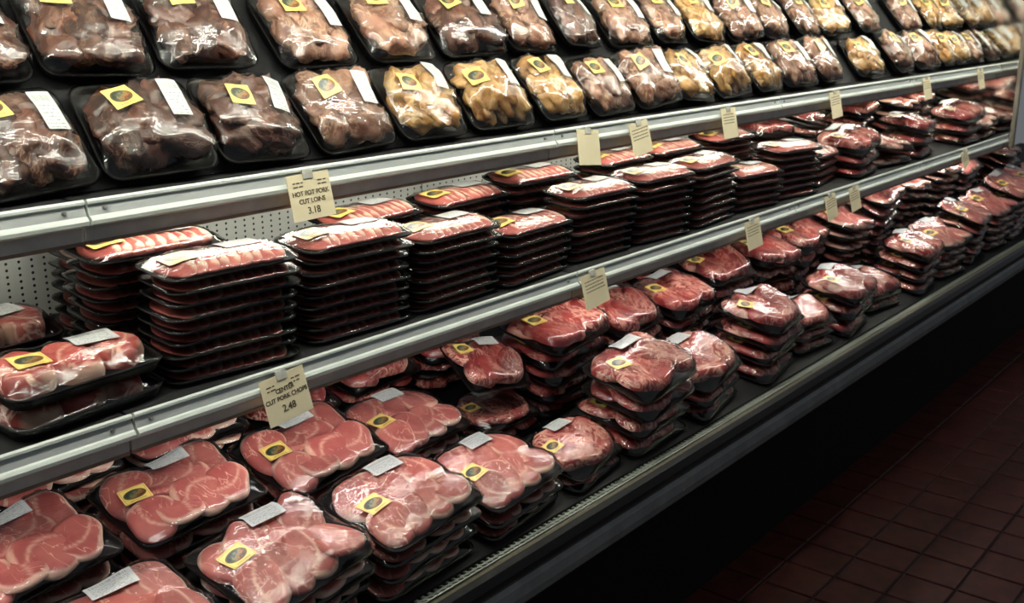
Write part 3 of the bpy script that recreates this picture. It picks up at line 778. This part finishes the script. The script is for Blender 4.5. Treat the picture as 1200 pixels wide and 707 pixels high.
DECK = [  # kind, x, y, n, pitch, yaw, tilt, roll, scale, place
    ('chops', 0.778, 1.768, 4, .0430, 3, 0, -3, 0.95, 'back stack at the left picture edge, bottom deck'),
    ('chops', 0.803, 1.495, 4, .0430, -3, 2, -2, 0.95, 'front stack at the lower left corner, bottom deck'),
    ('chops', 1.134, 1.498, 4, .0400, 4, 3, -3, 0.95, 'second front stack from left, bottom deck'),
    ('chops', 1.102, 1.768, 4, .0410, -2, 1, -4, 0.93, 'second back stack from left, bottom deck'),
    ('chops', 0.954, 2.026, 4, .0400, 2, 0, 0, 0.90, 'rear stack under the rail at left, bottom deck'),
    ('chops', 1.260, 2.015, 4, .0400, -2, 0, 0, 0.90, 'rear stack left of the 2.48 tag, bottom deck'),
    ('chops', 1.426, 1.754, 4, .0370, 3, 3, -3, 0.95, 'stack in front of the 2.48 tag, bottom deck'),
    ('chops', 1.448, 1.495, 4, 0.0390, 3, 2, -2, 0.95, 'third front stack from left, bottom deck'),
    ('chops', 1.737, 1.768, 3, .0380, 5, 2, 2, 0.93, 'stack right of the 2.48 tag, bottom deck'),
    ('steaks', 1.560, 2.015, 3, .0400, 2, 0, 0, 1.00, 'rear stack right of the 2.48 tag, bottom deck'),
    ('chops', 1.759, 1.497, 3, 0.0370, 5, 2, 0, 0.93, 'fourth front stack from left, bottom deck'),
    ('steaks', 2.049, 1.481, 2, .0320, 8, 2, 0, 0.92, 'low front stack before the tall ones, bottom deck'),
    ('steaks', 2.308, 1.763, 5, .0468, 5, 3, -2, 1.08, 'tall back stack in the middle, bottom deck'),
    ('steaks', 2.342, 1.497, 4, .0513, 2, 5, -4, 1.08, 'tall front stack in the middle, bottom deck'),
    ('steaks', 2.621, 1.762, 4, .0500, 8, 9, 3, 1.08, 'stack with the large marbled slices, bottom deck'),
    ('steaks', 2.662, 1.501, 3, .0440, 8, 3, -2, 1.08, 'front stack right of the tall one, bottom deck'),
    ('steaks', 2.933, 1.756, 4, .0475, 5, 6, 0, 1.08, 'back stack below the third small tag, bottom deck'),
    ('steaks', 3.055, 1.502, 4, .0513, 8, 4, 3, 1.08, 'eighth front stack from left, bottom deck'),
    ('steaks', 3.223, 2.025, 5, .0462, -3, 5, -2, 1.05, 'rear stack right of the third small tag, bottom deck'),
    ('steaks', 3.251, 1.782, 4, .0560, -3, 5, -2, 1.05, 'back stack left of the paired tags, bottom deck'),
    ('steaks', 3.371, 1.503, 3, .0380, -6, 2, 2, 0.95, 'low stack between two taller front ones, bottom deck'),
    ('steaks', 3.686, 1.497, 3, .0547, 6, 5, 2, 1.08, 'tenth front stack from left, bottom deck'),
    ('steaks', 3.554, 1.758, 4, .0560, -6, 4, 4, 1.05, 'back stack under the paired tags, bottom deck'),
    ('steaks', 3.559, 2.024, 4, .0507, 4, 4, 4, 1.00, 'rear stack under the paired tags, bottom deck'),
    ('steaks', 4.008, 1.518, 2, .0420, -5, 3, 0, 1.05, 'eleventh front stack from left, bottom deck'),
    ('steaks', 3.878, 1.782, 4, .0573, 7, 7, -3, 1.05, 'back stack past the paired tags, bottom deck'),
    ('steaks', 4.405, 1.494, 4, .0430, 6, 4, 3, 1.05, 'twelfth front stack from left, bottom deck'),
    ('chops', 4.202, 1.745, 6, .0400, -4, 6, 5, 0.92, 'back pale stack at far right, bottom deck'),
    ('chops', 4.149, 2.017, 6, 0.0450, 5, 5, -3, 0.90, 'rear pale stack at far right, bottom deck'),
    ('chops', 4.732, 1.498, 4, .0420, -5, 5, -3, 0.93, 'thirteenth front stack from left, bottom deck'),
    ('chops', 4.581, 1.767, 7, .0430, 5, 6, -5, 0.92, 'second back pale stack at far right, bottom deck'),
    ('chops', 4.534, 2.028, 6, 0.0430, 0, 6, 3, 0.90, 'second rear pale stack at far right, bottom deck'),
    ('chops', 5.069, 1.507, 5, .0420, 8, 6, 5, 0.93, 'fourteenth front stack from left, bottom deck'),
    ('chops', 4.914, 1.777, 7, .0440, -6, 6, 4, 0.92, 'third back pale stack at far right, bottom deck'),
    ('chops', 5.408, 1.502, 5, .0420, -6, 6, -3, 0.93, 'fifteenth front stack from left, bottom deck'),
    ('chops', 5.736, 1.511, 6, .0420, 3, 6, -3, 0.93, 'front stack below the end panel, bottom deck'),
    ('chops', 5.320, 1.774, 8, .0420, -4, 6, 3, 0.92, 'back stack below the end panel, bottom deck'),
    ('chops', 6.049, 1.520, 6, .0420, 6, 6, 2, 0.93, 'front stack just past the end panel, bottom deck'),
    ('chops', 5.642, 1.762, 7, .0440, 2, 6, -3, 0.92, 'back stack just past the end panel, bottom deck'),
    ('chops', 5.083, 2.029, 5, .0430, 2, 4, 0, 0.88, 'rear pale stack left of the end panel, bottom deck'),
    ('steaks', 1.843, 2.019, 3, .0450, 3, 3, 0, 1.00, 'second rear stack right of 2.48 tag, bottom deck'),
    ('steaks', 2.137, 2.020, 3, .0440, -3, 3, 0, 0.98, 'rear stack behind the tipped tray, bottom deck'),
    ('chops', 5.420, 2.020, 6, .0420, -2, 4, 0, 0.88, 'rear pale stack behind the end panel, bottom deck'),
    ('chops', 5.720, 2.020, 6, .0420, 2, 4, 0, 0.88, 'rear pale stack right of the end panel, bottom deck'),
    ('chops', 6.020, 2.020, 6, .0420, 0, 4, 0, 0.88, 'second rear stack right of the end panel, bottom deck'),
    ('chops', 6.420, 1.780, 7, .0430, 2, 4, 0, 0.92, 'last back stack at the right edge, bottom deck'),
    ('chops', 6.400, 1.510, 6, .0420, 0, 4, 0, 0.92, 'last front stack at the right edge, bottom deck'),
]
for k, (kind, x, y, n, pitch, yaw, tilt, roll, scl, place) in enumerate(DECK):
    stack(kind, x, y, n, pitch, deck_z, DECKT, yaw, 700 + k, place, 'packs piled on the bottom deck',
          {'steaks': 'marbled red pork', 'chops': 'pork chops'}[kind], scale=scl, tilt=tilt, roll=roll, jit=.008)
# a tray propped up on edge among the stacks
t = pack('steaks', 1, (2.026, 1.738, .728), (R(31), R(9), R(-6)), 'steak tray tipped on edge, beside the tall middle stack', 'packs piled on the bottom deck', .86)
pack('steaks', 2, (2.034, 1.72, .568), (R(10.8), 0, R(2)), 'steak tray lying under the tipped one, bottom deck', 'packs piled on the bottom deck', .84, cap=.040)
pack('steaks', 3, (2.034, 1.72, .606), (R(10.8), 0, R(-2)), 'second steak tray lying under the tipped one, bottom deck', 'packs piled on the bottom deck', .84, cap=.040)

# ------------------------------------------------------------------ price tags
def text_mesh(txt, size):
    cu = bpy.data.curves.new('lettering', 'FONT'); cu.body = txt; cu.size = size; cu.align_x = 'CENTER'; cu.extrude = .0002; cu.offset = .00025
    o = bpy.data.objects.new('tmp', cu); COL.objects.link(o)
    bpy.context.view_layer.update()
    me = bpy.data.meshes.new_from_object(o.evaluated_get(bpy.context.evaluated_depsgraph_get()))
    bpy.data.objects.remove(o); me.materials.clear(); me.materials.append(M['ink'])
    return me
def tag(x, lev, wd, ht, lines, label, swing=0, out=12, fake=0):
    yf, zf = ((1.578, 1.345), (1.503, 1.006))[lev]
    t = thing('price_tag', label, 'price tag', (x, yf - .0118, zf - .006), 'cream price tags on the shelf rails')
    t.rotation_euler = Euler((R(90 - out), 0, R(0))) ; 
    q = Euler((R(90 - out), 0, 0)).to_matrix() @ Euler((0, 0, R(swing))).to_matrix(); t.rotation_euler = q.to_euler()
    b = MB(); b.box(-wd / 2, wd / 2, -ht, 0, -.0005, .0005); b.build('card', [M['tag']], t)
    b = MB(); b.box(-.012, .012, -.010, .004, .0008, .0022); b.box(-.010, .010, -.004, .006, -.0035, .0008); b.build('clip', [M['clip']], t)
    for (txt, size, yy) in lines:
        o = obj('lettering', text_mesh(txt, size), t); o.location = (0, yy, .0009)
    if fake:                                      # print too small to read in the photograph
        r_ = random.Random(fake); b = MB()
        for k in range(4 if fake < 50 else 2):
            yy = -.020 - k * .0085 if fake < 50 else -.017 - k * .007
            xx = -wd * .38
            while xx < wd * .34:
                l = r_.uniform(.004, .011)
                if fake < 50 or abs(xx + l / 2) > .014: b.box(xx, xx + l, yy, yy + .0022, .0006, .0010)
                xx += l + .003
        b.build('fine_print', [M['ink']], t)['kind'] = 'stuff'
tag(1.320, 0, .102, .086, [('HOT POT PORK', .0122, -.040), ('CUT LOINS', .0125, -.055), ('3.18', .0180, -.075)], 'cream price tag reading HOT POT PORK CUT LOINS 3.18', 1, fake=51)
tag(1.172, 1, .102, .086, [('CENTER', .0115, -.032), ('CUT PORK CHOPS', .0115, -.046), ('2.48', .0180, -.068)], 'cream price tag reading CENTER CUT PORK CHOPS 2.48', 5, fake=52)
tag(2.225, 0, .092, .088, [], 'blank cream price tag on the upper rail', -6)
tag(2.455, 0, .094, .086, [], 'cream printed price tag just right of the blank one on the upper rail', 6, fake=3)
tag(2.950, 0, .090, .090, [], 'fourth cream price tag from left on the upper rail', 0, fake=4)
tag(3.730, 0, .090, .092, [], 'fifth cream price tag from left on the upper rail', 3, fake=5)
tag(4.670, 0, .090, .092, [], 'sixth cream price tag from left on the upper rail', 1, fake=6)
tag(5.400, 0, .090, .092, [], 'last cream price tag on the upper rail, by the end panel', 2, fake=7)
tag(2.150, 1, .104, .086, [], 'second cream price tag from left on the middle rail', 4, fake=8)
tag(3.000, 1, .098, .088, [], 'third cream price tag from left on the middle rail', 3, fake=9)
tag(3.580, 1, .090, .086, [], 'left one of two close price tags on the middle rail', 6, fake=10)
tag(3.790, 1, .090, .086, [], 'right one of two close price tags on the middle rail', 4, fake=11)
tag(5.040, 1, .095, .075, [], 'last cream price tag on the middle rail, by the end panel', 14, fake=12)
print('PACKS', COUNT, 'objects', len(bpy.data.objects))
